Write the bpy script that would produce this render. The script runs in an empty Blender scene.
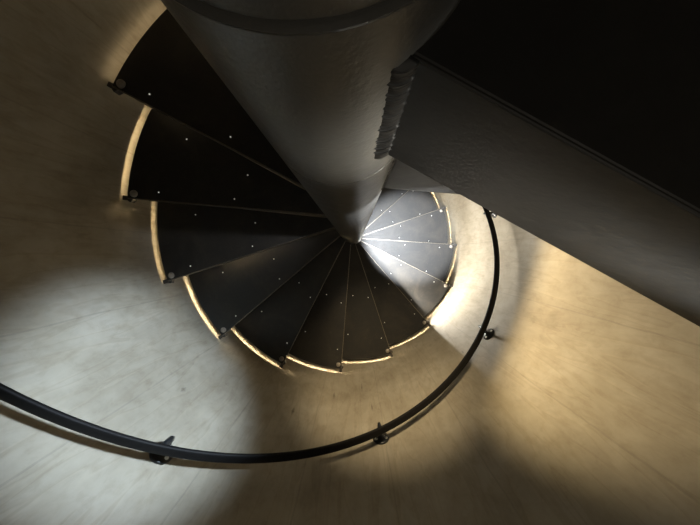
import bpy, bmesh, math, random
from mathutils import Vector, Matrix
from math import sin, cos, pi, radians as rad
random.seed(7)
C = bpy.context.scene.collection
S = bpy.context.scene

# ---------------------------------------------------------------- dimensions (metres)
ZC   = 4.30                    # camera height above the bottom floor
CAM  = (0.0224, -0.1772)       # camera beside the centre column; the column axis is x = y = 0
RC   = 0.090                   # column radius
RT   = 1.107                   # tread outer radius
RW   = 1.145                   # wall radius
RISE, STEP = 0.20, 22.644      # per tread
TH0, D0 = 152.35, 1.090        # front edge angle and depth below the camera of the reference tread

# ---------------------------------------------------------------- materials
def mat(name):
    m = bpy.data.materials.new(name); m.use_nodes = True
    nt = m.node_tree; b = nt.nodes['Principled BSDF']
    return m, nt, b, nt.nodes, nt.links

def ramp(N, pts):
    r = N.new('ShaderNodeValToRGB'); e = r.color_ramp.elements
    while len(e) < len(pts): e.new(0.5)
    for i, (p, c) in enumerate(pts):
        e[i].position = p
        e[i].color = c if len(c) == 4 else (*c, 1)
    return r

def noise(N, L, src, scale, detail=4, rough=.55, dist=0.0):
    n = N.new('ShaderNodeTexNoise'); n.inputs['Scale'].default_value = scale
    n.inputs['Detail'].default_value = detail; n.inputs['Roughness'].default_value = rough
    n.inputs['Distortion'].default_value = dist
    L.new(src, n.inputs['Vector']); return n

def mapping(N, L, src, scale):
    m = N.new('ShaderNodeMapping'); m.inputs['Scale'].default_value = scale
    L.new(src, m.inputs['Vector']); return m.outputs['Vector']

def mixc(N, L, fac, a, b, mode='MIX'):
    m = N.new('ShaderNodeMix'); m.data_type = 'RGBA'; m.blend_type = mode
    for s, v in ((0, fac), (6, a), (7, b)):
        if hasattr(v, 'is_linked'): L.new(v, m.inputs[s])
        elif s == 0: m.inputs[0].default_value = v
        else: m.inputs[s].default_value = (*v, 1)
    return m.outputs[2]

def mth(N, L, op, a, b=None, clamp=False):
    m = N.new('ShaderNodeMath'); m.operation = op; m.use_clamp = clamp
    for i, v in enumerate((a, b)):
        if v is None: continue
        if hasattr(v, 'is_linked'): L.new(v, m.inputs[i])
        else: m.inputs[i].default_value = v
    return m.outputs[0]

def concrete():
    m, nt, b, N, L = mat('concrete')
    uv = N.new('ShaderNodeUVMap'); uv.uv_map = 'wall'
    U = uv.outputs['UV']
    streak = noise(N, L, mapping(N, L, U, (5, 1.6, 1)), 1.6, 6, .6, 1.6)
    fine = noise(N, L, mapping(N, L, U, (9, 1.25, 1)), 1.5, 3, .5, .7)
    blotch = noise(N, L, U, 2.3, 5, .6)
    grain = noise(N, L, U, 70, 3, .6)
    base = ramp(N, [(.26, (.225, .196, .150)), (.5, (.30, .27, .215)), (.76, (.36, .33, .277))])
    L.new(blotch.outputs['Fac'], base.inputs['Fac'])
    st = ramp(N, [(.26, (.82, .80, .77)), (.48, (.97, .965, .96)), (.70, (1.05, 1.05, 1.05))])
    L.new(streak.outputs['Fac'], st.inputs['Fac'])
    c = mixc(N, L, .9, base.outputs['Color'], st.outputs['Color'], 'MULTIPLY')
    # thin wavy tide lines
    band = ramp(N, [(.42, (1, 1, 1)), (.475, (.70, .64, .56)), (.505, (1.14, 1.12, 1.09)), (.56, (1, 1, 1))])
    L.new(fine.outputs['Fac'], band.inputs['Fac'])
    c = mixc(N, L, .28, c, band.outputs['Color'], 'MULTIPLY')
    # shuttering board joints: thin upright lines at irregular spacing
    sep = N.new('ShaderNodeSeparateXYZ'); L.new(U, sep.inputs[0])
    wob = mth(N, L, 'MULTIPLY', mth(N, L, 'SUBTRACT', blotch.outputs['Fac'], .5), .02)
    uu = mth(N, L, 'ADD', sep.outputs['X'], wob)
    fr = mth(N, L, 'ABSOLUTE', mth(N, L, 'SUBTRACT', mth(N, L, 'FRACT', mth(N, L, 'MULTIPLY', uu, 2.6)), .5))
    line = mth(N, L, 'LESS_THAN', fr, .008)
    line = mth(N, L, 'MULTIPLY', line, mth(N, L, 'MULTIPLY', streak.outputs['Fac'], .55))
    c = mixc(N, L, line, c, (.16, .14, .115))
    # small scars in the concrete
    for th, d, w, h in SCARS:
        du = mth(N, L, 'DIVIDE', mth(N, L, 'ABSOLUTE', mth(N, L, 'SUBTRACT', uu, rad(th) * RW)), w)
        dv = mth(N, L, 'DIVIDE', mth(N, L, 'ABSOLUTE', mth(N, L, 'SUBTRACT', sep.outputs['Y'], ZC - d)), h)
        s = mth(N, L, 'SUBTRACT', 1.25, mth(N, L, 'ADD', du, dv), True)
        s = mth(N, L, 'MULTIPLY', s, mth(N, L, 'MULTIPLY', grain.outputs['Fac'], 1.5), True)
        c = mixc(N, L, s, c, (.10, .085, .065))
    mot = noise(N, L, mapping(N, L, U, (14, 8, 1)), 1.5, 5, .7, .3)
    mr = ramp(N, [(.30, (.80, .78, .74)), (.5, (1, 1, 1)), (.7, (1.08, 1.08, 1.07))]); L.new(mot.outputs['Fac'], mr.inputs['Fac'])
    c = mixc(N, L, .7, c, mr.outputs['Color'], 'MULTIPLY')
    L.new(c, b.inputs['Base Color'])
    b.inputs['Roughness'].default_value = .62
    b.inputs['Specular IOR Level'].default_value = .35
    hgt = mth(N, L, 'ADD', mth(N, L, 'MULTIPLY', fine.outputs['Fac'], .6), mth(N, L, 'MULTIPLY', grain.outputs['Fac'], .25))
    bp = N.new('ShaderNodeBump'); bp.inputs['Strength'].default_value = .22; bp.inputs['Distance'].default_value = .006
    L.new(hgt, bp.inputs['Height']); L.new(bp.outputs['Normal'], b.inputs['Normal'])
    return m

def black_steel(name, base, dust, rough, dustcol=(.16, .13, .095), bump=.15, scale=1.0):
    m, nt, b, N, L = mat(name)
    tc = N.new('ShaderNodeTexCoord'); oi = N.new('ShaderNodeObjectInfo')
    va = N.new('ShaderNodeVectorMath'); va.operation = 'MULTIPLY_ADD'     # every piece carries its own dust
    L.new(oi.outputs['Random'], va.inputs[0]); va.inputs[1].default_value = (9.1, 5.7, 3.3)
    L.new(tc.outputs['Object'], va.inputs[2]); O = va.outputs[0]
    big = noise(N, L, O, 5 * scale, 6, .65, .6)
    sp = noise(N, L, O, 38 * scale, 3, .7)
    fine = noise(N, L, O, 160 * scale, 2, .6)
    r1 = ramp(N, [(.45, (0, 0, 0)), (.78, (1, 1, 1))]); L.new(big.outputs['Fac'], r1.inputs['Fac'])
    r2 = ramp(N, [(.55, (0, 0, 0)), (.80, (1, 1, 1))]); L.new(sp.outputs['Fac'], r2.inputs['Fac'])
    f = mth(N, L, 'MULTIPLY', mth(N, L, 'ADD', r1.outputs['Color'], mth(N, L, 'MULTIPLY', r2.outputs['Color'], .8)), dust, True)
    c = mixc(N, L, f, base, dustcol)
    L.new(c, b.inputs['Base Color'])
    rr = mth(N, L, 'ADD', rough - .08, mth(N, L, 'MULTIPLY', sp.outputs['Fac'], .2))
    L.new(rr, b.inputs['Roughness'])
    b.inputs['Specular IOR Level'].default_value = .42
    bp = N.new('ShaderNodeBump'); bp.inputs['Strength'].default_value = bump; bp.inputs['Distance'].default_value = .002
    L.new(mth(N, L, 'ADD', mth(N, L, 'MULTIPLY', fine.outputs['Fac'], .5), sp.outputs['Fac']), bp.inputs['Height'])
    L.new(bp.outputs['Normal'], b.inputs['Normal'])
    return m

def plain(name, col, rough, metal=0.0, scale=60):
    m, nt, b, N, L = mat(name)
    tc = N.new('ShaderNodeTexCoord')
    n = noise(N, L, tc.outputs['Object'], scale, 3, .6)
    r = ramp(N, [(.3, tuple(.75 * v for v in col)), (.7, tuple(min(1, 1.15 * v) for v in col))])
    L.new(n.outputs['Fac'], r.inputs['Fac']); L.new(r.outputs['Color'], b.inputs['Base Color'])
    b.inputs['Roughness'].default_value = rough; b.inputs['Metallic'].default_value = metal
    return m

def glow(name, col, strength):
    m, nt, b, N, L = mat(name)
    b.inputs['Base Color'].default_value = (.8, .75, .65, 1)
    b.inputs['Emission Color'].default_value = (*col, 1)
    b.inputs['Emission Strength'].default_value = strength
    return m

# (wall angle, depth below camera, half width, half height) of scars on the wall
SCARS = [(273.5, 1.87, .006, .075), (276.5, 1.62, .006, .05), (264, 1.75, .009, .05),
         (324.5, 1.70, .03, .045), (312, 1.80, .006, .03), (226, 1.22, .012, .02), (253, 1.5, .01, .04)]
M_WALL = concrete()
M_TREAD = black_steel('tread_black_steel', (.012, .0115, .011), .13, .48)
M_COLUMN = black_steel('column_black_steel', (.044, .044, .042), .08, .34, bump=.2, scale=1.6)
M_LAND = black_steel('landing_black_steel', (.008, .0078, .0075), .02, .5)
M_RIB_SHADE = black_steel('rib_shaded_steel', (.004, .004, .0038), .01, .6)  # same paint as the landing, darkened to hold the rib's shade
M_RIB_SHADE.node_tree.nodes['Principled BSDF'].inputs['Specular IOR Level'].default_value = .2
M_WELD = plain('weld_bead', (.008, .0078, .0075), .5)
M_WELD.node_tree.nodes['Principled BSDF'].inputs['Specular IOR Level'].default_value = .15
M_RAIL = plain('rail_black_paint', (.0045, .004, .004), .65)
M_RAIL.node_tree.nodes['Principled BSDF'].inputs['Specular IOR Level'].default_value = .2
M_FLANGE = plain('flange_black_metal', (.03, .032, .035), .30, .6)
M_SCREW = plain('bright_screw', (.80, .79, .76), .35, .35)
M_DOT = plain('glowing_stud_head', (.92, .90, .84), .4)
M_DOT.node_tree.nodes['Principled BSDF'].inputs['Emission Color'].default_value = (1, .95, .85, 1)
M_DOT.node_tree.nodes['Principled BSDF'].inputs['Emission Strength'].default_value = .30  # glow added so the heads look bright; they are not lamps
M_BOLT = plain('grey_bolt', (.27, .24, .205), .5, .2)
M_EDGE = plain('worn_edge_highlight', (.17, .15, .12), .36, .7, 25)
M_CLIP = plain('clip_dark_steel', (.05, .045, .04), .5)
M_LED = glow('warm_light_strip', (1.0, .80, .50), 120.0)
M_DIM = glow('dim_light_strip', (1.0, .76, .45), 4.5)
M_MID = glow('soft_light_strip', (1.0, .76, .42), 42.0)
M_FLOOR = plain('floor_concrete', (.30, .27, .23), .7, 0, 6)

# ---------------------------------------------------------------- mesh helpers
def link(name, bm, m, parent=None, smooth=False, bevel=0.0, auto=False):
    bmesh.ops.recalc_face_normals(bm, faces=bm.faces)
    me = bpy.data.meshes.new(name); bm.to_mesh(me); bm.free()
    me.materials.append(m)
    if smooth:
        for p in me.polygons: p.use_smooth = True
    o = bpy.data.objects.new(name, me); C.objects.link(o)
    if parent: o.parent = parent
    if bevel:
        b = o.modifiers.new('bevel', 'BEVEL'); b.width = bevel; b.segments = 2
        b.limit_method = 'ANGLE'; b.angle_limit = rad(40)
    return o

def prism(bm, pts, z0, z1):
    lo = [bm.verts.new((x, y, z0)) for x, y in pts]; hi = [bm.verts.new((x, y, z1)) for x, y in pts]
    n = len(pts)
    bm.faces.new(lo[::-1]); bm.faces.new(hi)
    for i in range(n): bm.faces.new((lo[i], lo[(i + 1) % n], hi[(i + 1) % n], hi[i]))

def pol(r, deg): return (r * cos(rad(deg)), r * sin(rad(deg)))

def along(deg, r, off):
    """point at r along a radial line at deg, moved sideways (counter-clockwise) by off"""
    x, y = pol(r, deg); return (x - off * sin(rad(deg)), y + off * cos(rad(deg)))

def lathe(bm, prof, n=48, cap=True):
    rings = [[bm.verts.new((r * cos(2 * pi * i / n), r * sin(2 * pi * i / n), z)) for i in range(n)] for r, z in prof]
    for a, b in zip(rings, rings[1:]):
        for i in range(n): bm.faces.new((a[i], a[(i + 1) % n], b[(i + 1) % n], b[i]))
    if cap: bm.faces.new(rings[0][::-1]); bm.faces.new(rings[-1])

def sweep(bm, path, radii, n=14):
    P = [Vector(p) for p in path]; rings = []
    up = Vector((0, 0, 1)); ref = None
    for i, p in enumerate(P):
        t = (P[min(i + 1, len(P) - 1)] - P[max(i - 1, 0)]).normalized()
        if ref is None:
            ref = up if abs(t.dot(up)) < .9 else Vector((1, 0, 0))
        a = (ref - t * ref.dot(t)).normalized(); ref = a
        b = t.cross(a); r = radii[i] if hasattr(radii, '__len__') else radii
        rings.append([bm.verts.new(p + (a * cos(2 * pi * k / n) + b * sin(2 * pi * k / n)) * r) for k in range(n)])
    for A, B in zip(rings, rings[1:]):
        for k in range(n): bm.faces.new((A[k], A[(k + 1) % n], B[(k + 1) % n], B[k]))
    bm.faces.new(rings[0][::-1]); bm.faces.new(rings[-1])

def empty(name, loc, label=None, cat=None, parent=None):
    o = bpy.data.objects.new(name, None); C.objects.link(o); o.location = loc; o.empty_display_size = .1
    if label: o['label'] = label
    if cat: o['category'] = cat
    if parent: o.parent = parent
    return o

# ---------------------------------------------------------------- setting: round wall, floor, ceiling
def build_wall():
    bm = bmesh.new(); n = 192; zs = [0, .6, 1.2, 1.8, 2.4, 3.0, 3.6, 4.2, 4.8, 5.6, 6.6]
    uvl = bm.loops.layers.uv.new('wall')
    V = [[bm.verts.new((*pol(RW, 360 * i / n), z)) for i in range(n)] for z in zs]
    W = [[bm.verts.new((*pol(RW + .15, 360 * i / n), z)) for i in range(n)] for z in (zs[0], zs[-1])]
    off = 80                                           # the seam of the texture stands at 80 degrees
    def uvset(f, i, idx):
        for l, (ii, z) in zip(f.loops, idx):
            a = 360 * ii / n
            l[uvl].uv = (rad(a + (360 if i * 360 / n < off else 0)) * RW, z)
    for k in range(len(zs) - 1):
        for i in range(n):
            f = bm.faces.new((V[k][i], V[k + 1][i], V[k + 1][(i + 1) % n], V[k][(i + 1) % n])); f.smooth = True
            uvset(f, i, ((i, zs[k]), (i, zs[k + 1]), (i + 1, zs[k + 1]), (i + 1, zs[k])))
    for i in range(n):
        j = (i + 1) % n
        bm.faces.new((W[0][i], W[0][j], W[1][j], W[1][i]))
        bm.faces.new((V[0][i], V[0][j], W[0][j], W[0][i]))
        bm.faces.new((V[-1][i], W[1][i], W[1][j], V[-1][j]))
    me = bpy.data.meshes.new('wall_round'); bm.to_mesh(me); bm.free(); me.materials.append(M_WALL)
    o = bpy.data.objects.new('wall_round', me); C.objects.link(o); o['kind'] = 'structure'
build_wall()
bm = bmesh.new(); lathe(bm, [(RW + .15, -.15), (RW + .15, 0)], 96); link('floor', bm, M_FLOOR)['kind'] = 'structure'
bm = bmesh.new(); lathe(bm, [(RW + .15, 6.6), (RW + .15, 6.75)], 96); link('ceiling', bm, M_FLOOR)['kind'] = 'structure'

# ---------------------------------------------------------------- the spiral staircase
stair = empty('spiral_staircase', (0, 0, 0),
              'black steel spiral staircase winding down around a thick round centre column', 'staircase')

# centre column, with a sleeve joint close to the camera and a finer seam further down
bm = bmesh.new()
zj, zs = ZC - .104, ZC - .335
lathe(bm, [(RC, 0), (RC, zs - .002), (RC - .0012, zs - .001), (RC - .0012, zs + .001), (RC, zs + .002),
           (RC, zj - .0030), (RC + .0015, zj - .0020), (RC + .0018, zj - .0006), (RC + .0004, zj), (RC - .0025, zj + .0004), (RC - .0025, zj + .0018),
           (RC - .0008, zj + .0023), (RC - .0003, zj + .0036), (RC - .0005, 6.5)], 128)
col = link('center_column', bm, M_COLUMN, stair, smooth=True)
col.data.set_sharp_from_angle(angle=rad(50))

def tread_geometry():
    """one tread at the origin: front edge along +x, top at z = 0; returns a list of (name, mesh object)"""
    sw = STEP + .6; lap = .020
    arc = [pol(RT, -a) for a in [sw * i / 14 for i in range(15)]]
    # plate: front edge radial, back edge radial with a small lap under the tread above
    pts = [along(0, RC - .01, 0)] + arc
    pts += [along(-sw, RT - .004, -lap), along(-sw, RC - .01, -.012)]
    bm = bmesh.new(); prism(bm, pts, -.008, 0)
    # folded lips along the front and the back
    x0, x1 = RC - .008, RT - .080
    prism(bm, [(x0, -.002), (x1, -.002), (x1, -.008), (x0, -.008)], -.045, -.006)
    q = [along(-sw, x0, -lap * .6), along(-sw, x1, -lap), along(-sw, x1, -lap + .006), along(-sw, x0, -lap * .6 + .006)]
    prism(bm, q, -.045, -.006)
    return bm

def build_tread():
    o = link('tread', tread_geometry(), M_TREAD, None, bevel=.0015)
    sw = STEP
    bm = bmesh.new()                                   # worn arris along the front; pale colour also stands for the nose highlight
    prism(bm, [(RC + .004, .0005), (RT - .002, .0005), (RT - .002, -.0045), (RC + .004, -.0045)], -.0075, .0012)
    nose = link('nosing', bm, M_EDGE, o, bevel=.0008); nose['label'] = 'worn steel front edge, highlight in its colour'
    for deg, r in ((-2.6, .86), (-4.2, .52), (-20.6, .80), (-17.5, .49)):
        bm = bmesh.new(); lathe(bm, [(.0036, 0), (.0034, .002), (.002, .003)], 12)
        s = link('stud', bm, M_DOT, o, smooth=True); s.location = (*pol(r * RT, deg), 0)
        s['label'] = 'tiny pale stud with added glow'
    bm = bmesh.new(); lathe(bm, [(.0175, 0), (.0175, .004), (.016, .008), (.0115, .011), (.005, .0125)], 24)
    b = link('corner_bolt', bm, M_BOLT, o, smooth=True); b.location = (*along(0, RT - .034, -.026), 0)
    b['label'] = 'round grey bolt head'
    bm = bmesh.new()                                   # clip that ties the corner to the wall
    prism(bm, [(RT - .022, -.022), (RT + .004, -.022), (RT + .004, .010), (RT - .010, .016), (RT - .022, .002)], -.034, -.0075)
    prism(bm, [(RT - .006, -.016), (RW - .001, -.016), (RW - .001, .006), (RT - .006, .006)], -.028, -.014)
    link('wall_clip', bm, M_CLIP, o, bevel=.002)
    bm = bmesh.new()                                   # light strip under the outer edge
    a = [.15 + (sw - .5) * i / 12 for i in range(13)]
    def arcband(r0, r1): return [pol(r1, -t) for t in a] + [pol(r0, -t) for t in a[::-1]]
    prism(bm, arcband(RT - .054, RT - .046), -.0185, -.0095)
    s = link('light_strip', bm, M_LED, o); s['label'] = 'warm glowing light strip'
    bm = bmesh.new(); prism(bm, arcband(RT - .060, RT - .055), -.0225, -.0082); prism(bm, arcband(RT - .060, RT - .026), -.0225, -.0190)
    link('light_shield', bm, M_CLIP, o)  # unseen shield, added to keep the strip's light off the tread below
    return o

proto = build_tread()
def place_tread(k, o):
    o.parent = stair; o.location = (0, 0, ZC - D0 - RISE * k); o.rotation_euler = (0, 0, rad(TH0 + STEP * k))
def copy_tread():
    c = proto.copy(); C.objects.link(c)
    for ch in list(proto.children):
        d = ch.copy(); C.objects.link(d); d.parent = c
    return c
TREADS = list(range(15, -3, -1))
for i, k in enumerate(TREADS):
    o = proto if i == 0 else copy_tread()
    place_tread(k, o)
    if k in (1, 2):
        for ch in o.children:
            if ch.name.startswith('light_strip'): ch.data = ch.data.copy(); ch.data.materials[0] = M_MID
    if k == 0:                                         # this one's strip is dim and glows softly upwards
        for ch in o.children:
            if ch.name.startswith('light_strip'):
                ch.data = ch.data.copy(); ch.data.materials[0] = M_DIM; ch.scale = (1.045, 1.045, 1); ch['label'] = 'dim warm light strip'

# top landing: wedge of plate with a deep fascia on the open side, ribs and welds
A0, A1, DL, HF, OFF = -28.9, 66.0, .141, .131, -.040
RE = math.sqrt(RC * RC - OFF * OFF)          # the open edge stands a little to one side of the column axis
bm = bmesh.new()
n = 20
As, Ae = A0 + math.degrees(math.atan2(OFF, RE)), A0 + math.degrees(math.asin(OFF / (RT + .01)))
arc = [pol(RT + .01, Ae + (A1 - Ae) * i / n) for i in range(n + 1)]
inn = [pol(RC - .004, As + (A1 - As) * i / n) for i in range(n + 1)]
prism(bm, arc + inn[::-1], ZC - DL - .010, ZC - DL)
landing = link('landing', bm, M_LAND, stair, bevel=.0015)
def plate(name, deg, r0, r1, d0, d1, t=.008, d1out=None, parent=landing, sgn=1, o0=0):
    d1o = d1 if d1out is None else d1out
    bm = bmesh.new(); v = []
    for off in (o0, o0 + sgn * t):
        for r, d in ((r0, d0), (r1, d0), (r1, d1o), (r0, d1)):
            v.append(bm.verts.new((*along(deg, r, off), ZC - d)))
    for f in ((0, 1, 2, 3), (7, 6, 5, 4), (0, 4, 5, 1), (1, 5, 6, 2), (2, 6, 7, 3), (3, 7, 4, 0)):
        bm.faces.new([v[i] for i in f])
    return link(name, bm, M_LAND, parent, bevel=.0012)
fascia = plate('fascia', A0, RE + .001, RT + .01, DL + .0005, DL + HF, o0=OFF)
fascia['label'] = 'deep vertical edge plate'
plate('support_rib', -4.8, RE + .001, .50, DL + .0105, .53, o0=OFF).data.materials[0] = M_RIB_SHADE
plate('support_rib', 30, RC + .001, RT - .02, DL + .0105, .40)
plate('riser', A1, RC + .001, RT + .01, DL + .0105, DL + .34, sgn=-1)

def weld(deg, d0, d1, w, side, lumps):
    """a rippled bead up the corner between the column and a plate"""
    bm = bmesh.new(); m = 9; rows = []
    N = lumps * 6
    jit = [random.uniform(-.22, .22) for _ in range(lumps + 2)]
    for i in range(N + 1):
        u = i / N; z = ZC - (d0 + (d1 - d0) * u)
        ph = (u * lumps) % 1.0; li = int(u * lumps)
        amp = .90 + .12 * sin(pi * ph) + .6 * jit[li] * (1 - abs(2 * ph - 1))
        row = []
        for j in range(m):
            t = j / (m - 1)
            # from the column surface (t=0) out to the plate (t=1)
            bulge = .20 * w * sin(pi * t) * amp
            sd = OFF - (w * amp) * (1 - t) - bulge * .7
            r0 = math.sqrt(max(RC * RC - sd * sd, 1e-6)) - .002
            r = r0 + (w * amp * .75) * t + bulge * .7
            x, y = along(deg, r, sd)
            zz = z - .0035 * sin(pi * t) * (1 if ph < .5 else .6)
            row.append(bm.verts.new((x, y, zz)))
        row.append(bm.verts.new((*along(deg, RE - .010, OFF + .001), z)))
        rows.append(row)
    k = m + 1
    for a, b in zip(rows, rows[1:]):
        for j in range(k): bm.faces.new((a[j], a[(j + 1) % k], b[(j + 1) % k], b[j]))
    bm.faces.new(rows[0]); bm.faces.new(rows[-1][::-1])
    o = link('weld_bead', bm, M_WELD, landing, smooth=True); o['label'] = 'rippled weld bead'
weld(A0, DL, DL + HF + .001, .011, -1, 26)
weld(-4.8, DL + .02, .528, .006, -1, 40)

# ---------------------------------------------------------------- wall handrail
RR, HR, TR = 1.045, .950, .0145
def rail_z(deg): return ZC - (D0 + RISE * (deg - TH0) / STEP - HR)
rail = empty('wall_handrail', (*pol(RR, 278), rail_z(278)),
             'black flat handrail on round wall brackets curving down around the pale concrete wall', 'handrail')
inv = Matrix.Translation(-rail.location)
bm = bmesh.new()
rows = []
for i in range(225):
    a = 146 + i * 4 / 3; n = 20; row = []
    for k in range(n):
        c_, s_ = cos(2 * pi * k / n), sin(2 * pi * k / n)
        u = math.copysign(abs(c_) ** .55, c_) * .0180; v = math.copysign(abs(s_) ** .55, s_) * .0085
        row.append(bm.verts.new((*pol(RR + u, a), rail_z(a) + v)))
    rows.append(row)
for A_, B_ in zip(rows, rows[1:]):
    for k in range(n): bm.faces.new((A_[k], A_[(k + 1) % n], B_[(k + 1) % n], B_[k]))
bm.faces.new(rows[0][::-1]); bm.faces.new(rows[-1])
bm.transform(inv); link('rail_bar', bm, M_RAIL, rail, smooth=True)

def bracket_parts():
    # local frame: +x points to the wall, z up, origin at the rail centre
    reach = RW - RR; drop = .084
    path = [(0, 0, -.010), (-.001, 0, -.035), (.002, 0, -.053), (.010, 0, -.064), (.026, 0, -.074), (.055, 0, -drop), (reach - .002, 0, -drop)]
    bm = bmesh.new(); sweep(bm, path, [.013, .011, .009, .0085, .009, .0095, .012], 12)
    prism(bm, [(-.007, -.016), (.007, -.016), (.007, .016), (-.007, .016)], -.0110, -.0070)   # saddle under the tube
    arm = link('bracket', bm, M_FLANGE, None, smooth=False, bevel=.001)
    bm = bmesh.new(); lathe(bm, [(.043, 0), (.043, .005), (.040, .009), (.018, .011), (.014, .020)], 40)
    bm.transform(Matrix.Translation((reach - .0005, 0, -drop)) @ Matrix.Rotation(-pi / 2, 4, 'Y'))
    fl = link('flange', bm, M_FLANGE, arm, smooth=True)
    for a in (25, 155, 270):
        bm = bmesh.new(); lathe(bm, [(.0075, 0), (.0075, .003), (.005, .006)], 14)
        bm.transform(Matrix.Translation((reach - .008, .029 * cos(rad(a)), -drop + .029 * sin(rad(a)))) @ Matrix.Rotation(-pi / 2, 4, 'Y'))
        s = link('screw', bm, M_SCREW, arm, smooth=True); s['label'] = 'bright screw head'
    return arm
arm0 = bracket_parts()
for i, a in enumerate((232.9, 278.0, 322.0, 367.6)):
    if i == 0: o = arm0
    else:
        o = arm0.copy(); C.objects.link(o)
        for ch in list(arm0.children):
            d = ch.copy(); C.objects.link(d); d.parent = o
    o.parent = rail
    o.location = Vector((*pol(RR, a), rail_z(a))) - rail.location
    o.rotation_euler = (0, 0, rad(a))

# ---------------------------------------------------------------- lights
def spot(name, loc, target, power, col, size, blend, radius, scale=(1, 1, 1)):
    l = bpy.data.lights.new(name, 'SPOT'); l.energy = power; l.color = col
    l.spot_size = rad(size); l.spot_blend = blend; l.shadow_soft_size = radius
    o = bpy.data.objects.new(name, l); C.objects.link(o); o.location = loc
    o.rotation_euler = (Vector(target) - Vector(loc)).to_track_quat('-Z', 'Y').to_euler(); o.scale = scale
    return o
def point(name, loc, power, col, radius):
    l = bpy.data.lights.new(name, 'POINT'); l.energy = power; l.color = col; l.shadow_soft_size = radius
    o = bpy.data.objects.new(name, l); C.objects.link(o); o.location = loc
    return o
def P(r, deg, d): return (*pol(r, deg), ZC - d)
# lamp tucked right under the front lip of the tread at the right: it lights the lower treads and the wall beside them
EDGE = TH0 + STEP * 7
DE = D0 + RISE * 7
def strip(name, mid, aim, length, width, power, col):
    l = bpy.data.lights.new(name, 'AREA'); l.shape = 'RECTANGLE'; l.size = length; l.size_y = width
    l.energy = power; l.color = col
    l.spread = rad(170)
    o = bpy.data.objects.new(name, l); C.objects.link(o); o.location = mid
    z = -Vector(aim).normalized(); x = Vector((cos(rad(EDGE)), sin(rad(EDGE)), 0)); x = (x - z * x.dot(z)).normalized()
    y = z.cross(x); o.rotation_euler = Matrix((x, y, z)).transposed().to_euler()
    return o
n_ = Vector((-sin(rad(EDGE)), cos(rad(EDGE)), .22))
strip('white_step_lamp', P(.60, EDGE, DE + .070), n_, .95, .012, 30, (1.0, .94, .82))
spot('tread_fill', P(.36, 12, .42), P(.62, 0, 2.85), 1450, (.90, .95, 1.0), 27, .5, .02)  # unseen spot, added to brighten the lower treads from above
# unseen warm fill, added under a left tread to brighten the right-hand wall
spot('right_wall_fill', P(.96, 195, D0 + RISE * 2 + .065), P(RW, 344, 1.02), 540, (1.0, .76, .41), 50, .7, .03, (.94, .74, 1))
# cool lamp under the landing, past the column, on to the left-hand wall
spot('landing_lamp', (.40, -.155, ZC - .38), P(RW, 221, 1.08), 205, (.68, .84, 1.0), 42, .8, .05)
spot('column_fill', (.26, -.10, ZC - .42), (.055, -.07, ZC - .66), 32, (.94, .97, 1.0), 44, 1.0, .01)  # added fill for the column's lower right edge, hidden behind the fascia
# unseen warm fill, added under the landing to brighten the wall beside the treads
spot('low_wall_fill', P(.30, 50, .46), P(RW, 281, 1.95), 165, (1.0, .79, .48), 50, 1.0, .05)
# unseen neutral fill, added to put a highlight on the column's side
spot('column_side_fill', (.50, -.45, ZC - .19), (.065, -.055, ZC - .25), 42, (1.0, .97, .86), 22, 1.0, .03)
# weak warm fill, added out of view over the open well
point('well_fill', P(.62, 285, -.35), 4.4, (1.0, .89, .72), .15)

w = bpy.data.worlds.new('world'); S.world = w; w.use_nodes = True
w.node_tree.nodes['Background'].inputs[0].default_value = (.02, .018, .015, 1)

# ---------------------------------------------------------------- camera: looking almost straight down beside the column
F = 263.0
Vx, Vy = 354.75, 253.84                                # where the plumb line meets the picture
cam = bpy.data.cameras.new('camera'); co = bpy.data.objects.new('camera', cam); C.objects.link(co)
cam.sensor_width = 36; cam.lens = 36 * F / 700; cam.clip_start = .01; cam.clip_end = 50
nadir = Vector(((Vx - 350) / F, -(Vy - 262.5) / F, -1)).normalized()
q = Vector((0, 0, -1)).rotation_difference(nadir)      # world to camera
co.rotation_mode = 'QUATERNION'; co.rotation_quaternion = q.inverted()
co.location = (*CAM, ZC)
S.camera = co
S.view_settings.view_transform = 'Standard'
S.view_settings.look = 'None'
S.view_settings.exposure = 0
try:
    S.cycles.use_denoising = True
    S.cycles.max_bounces = 8; S.cycles.diffuse_bounces = 3
    S.cycles.sample_clamp_indirect = 4
except Exception: pass
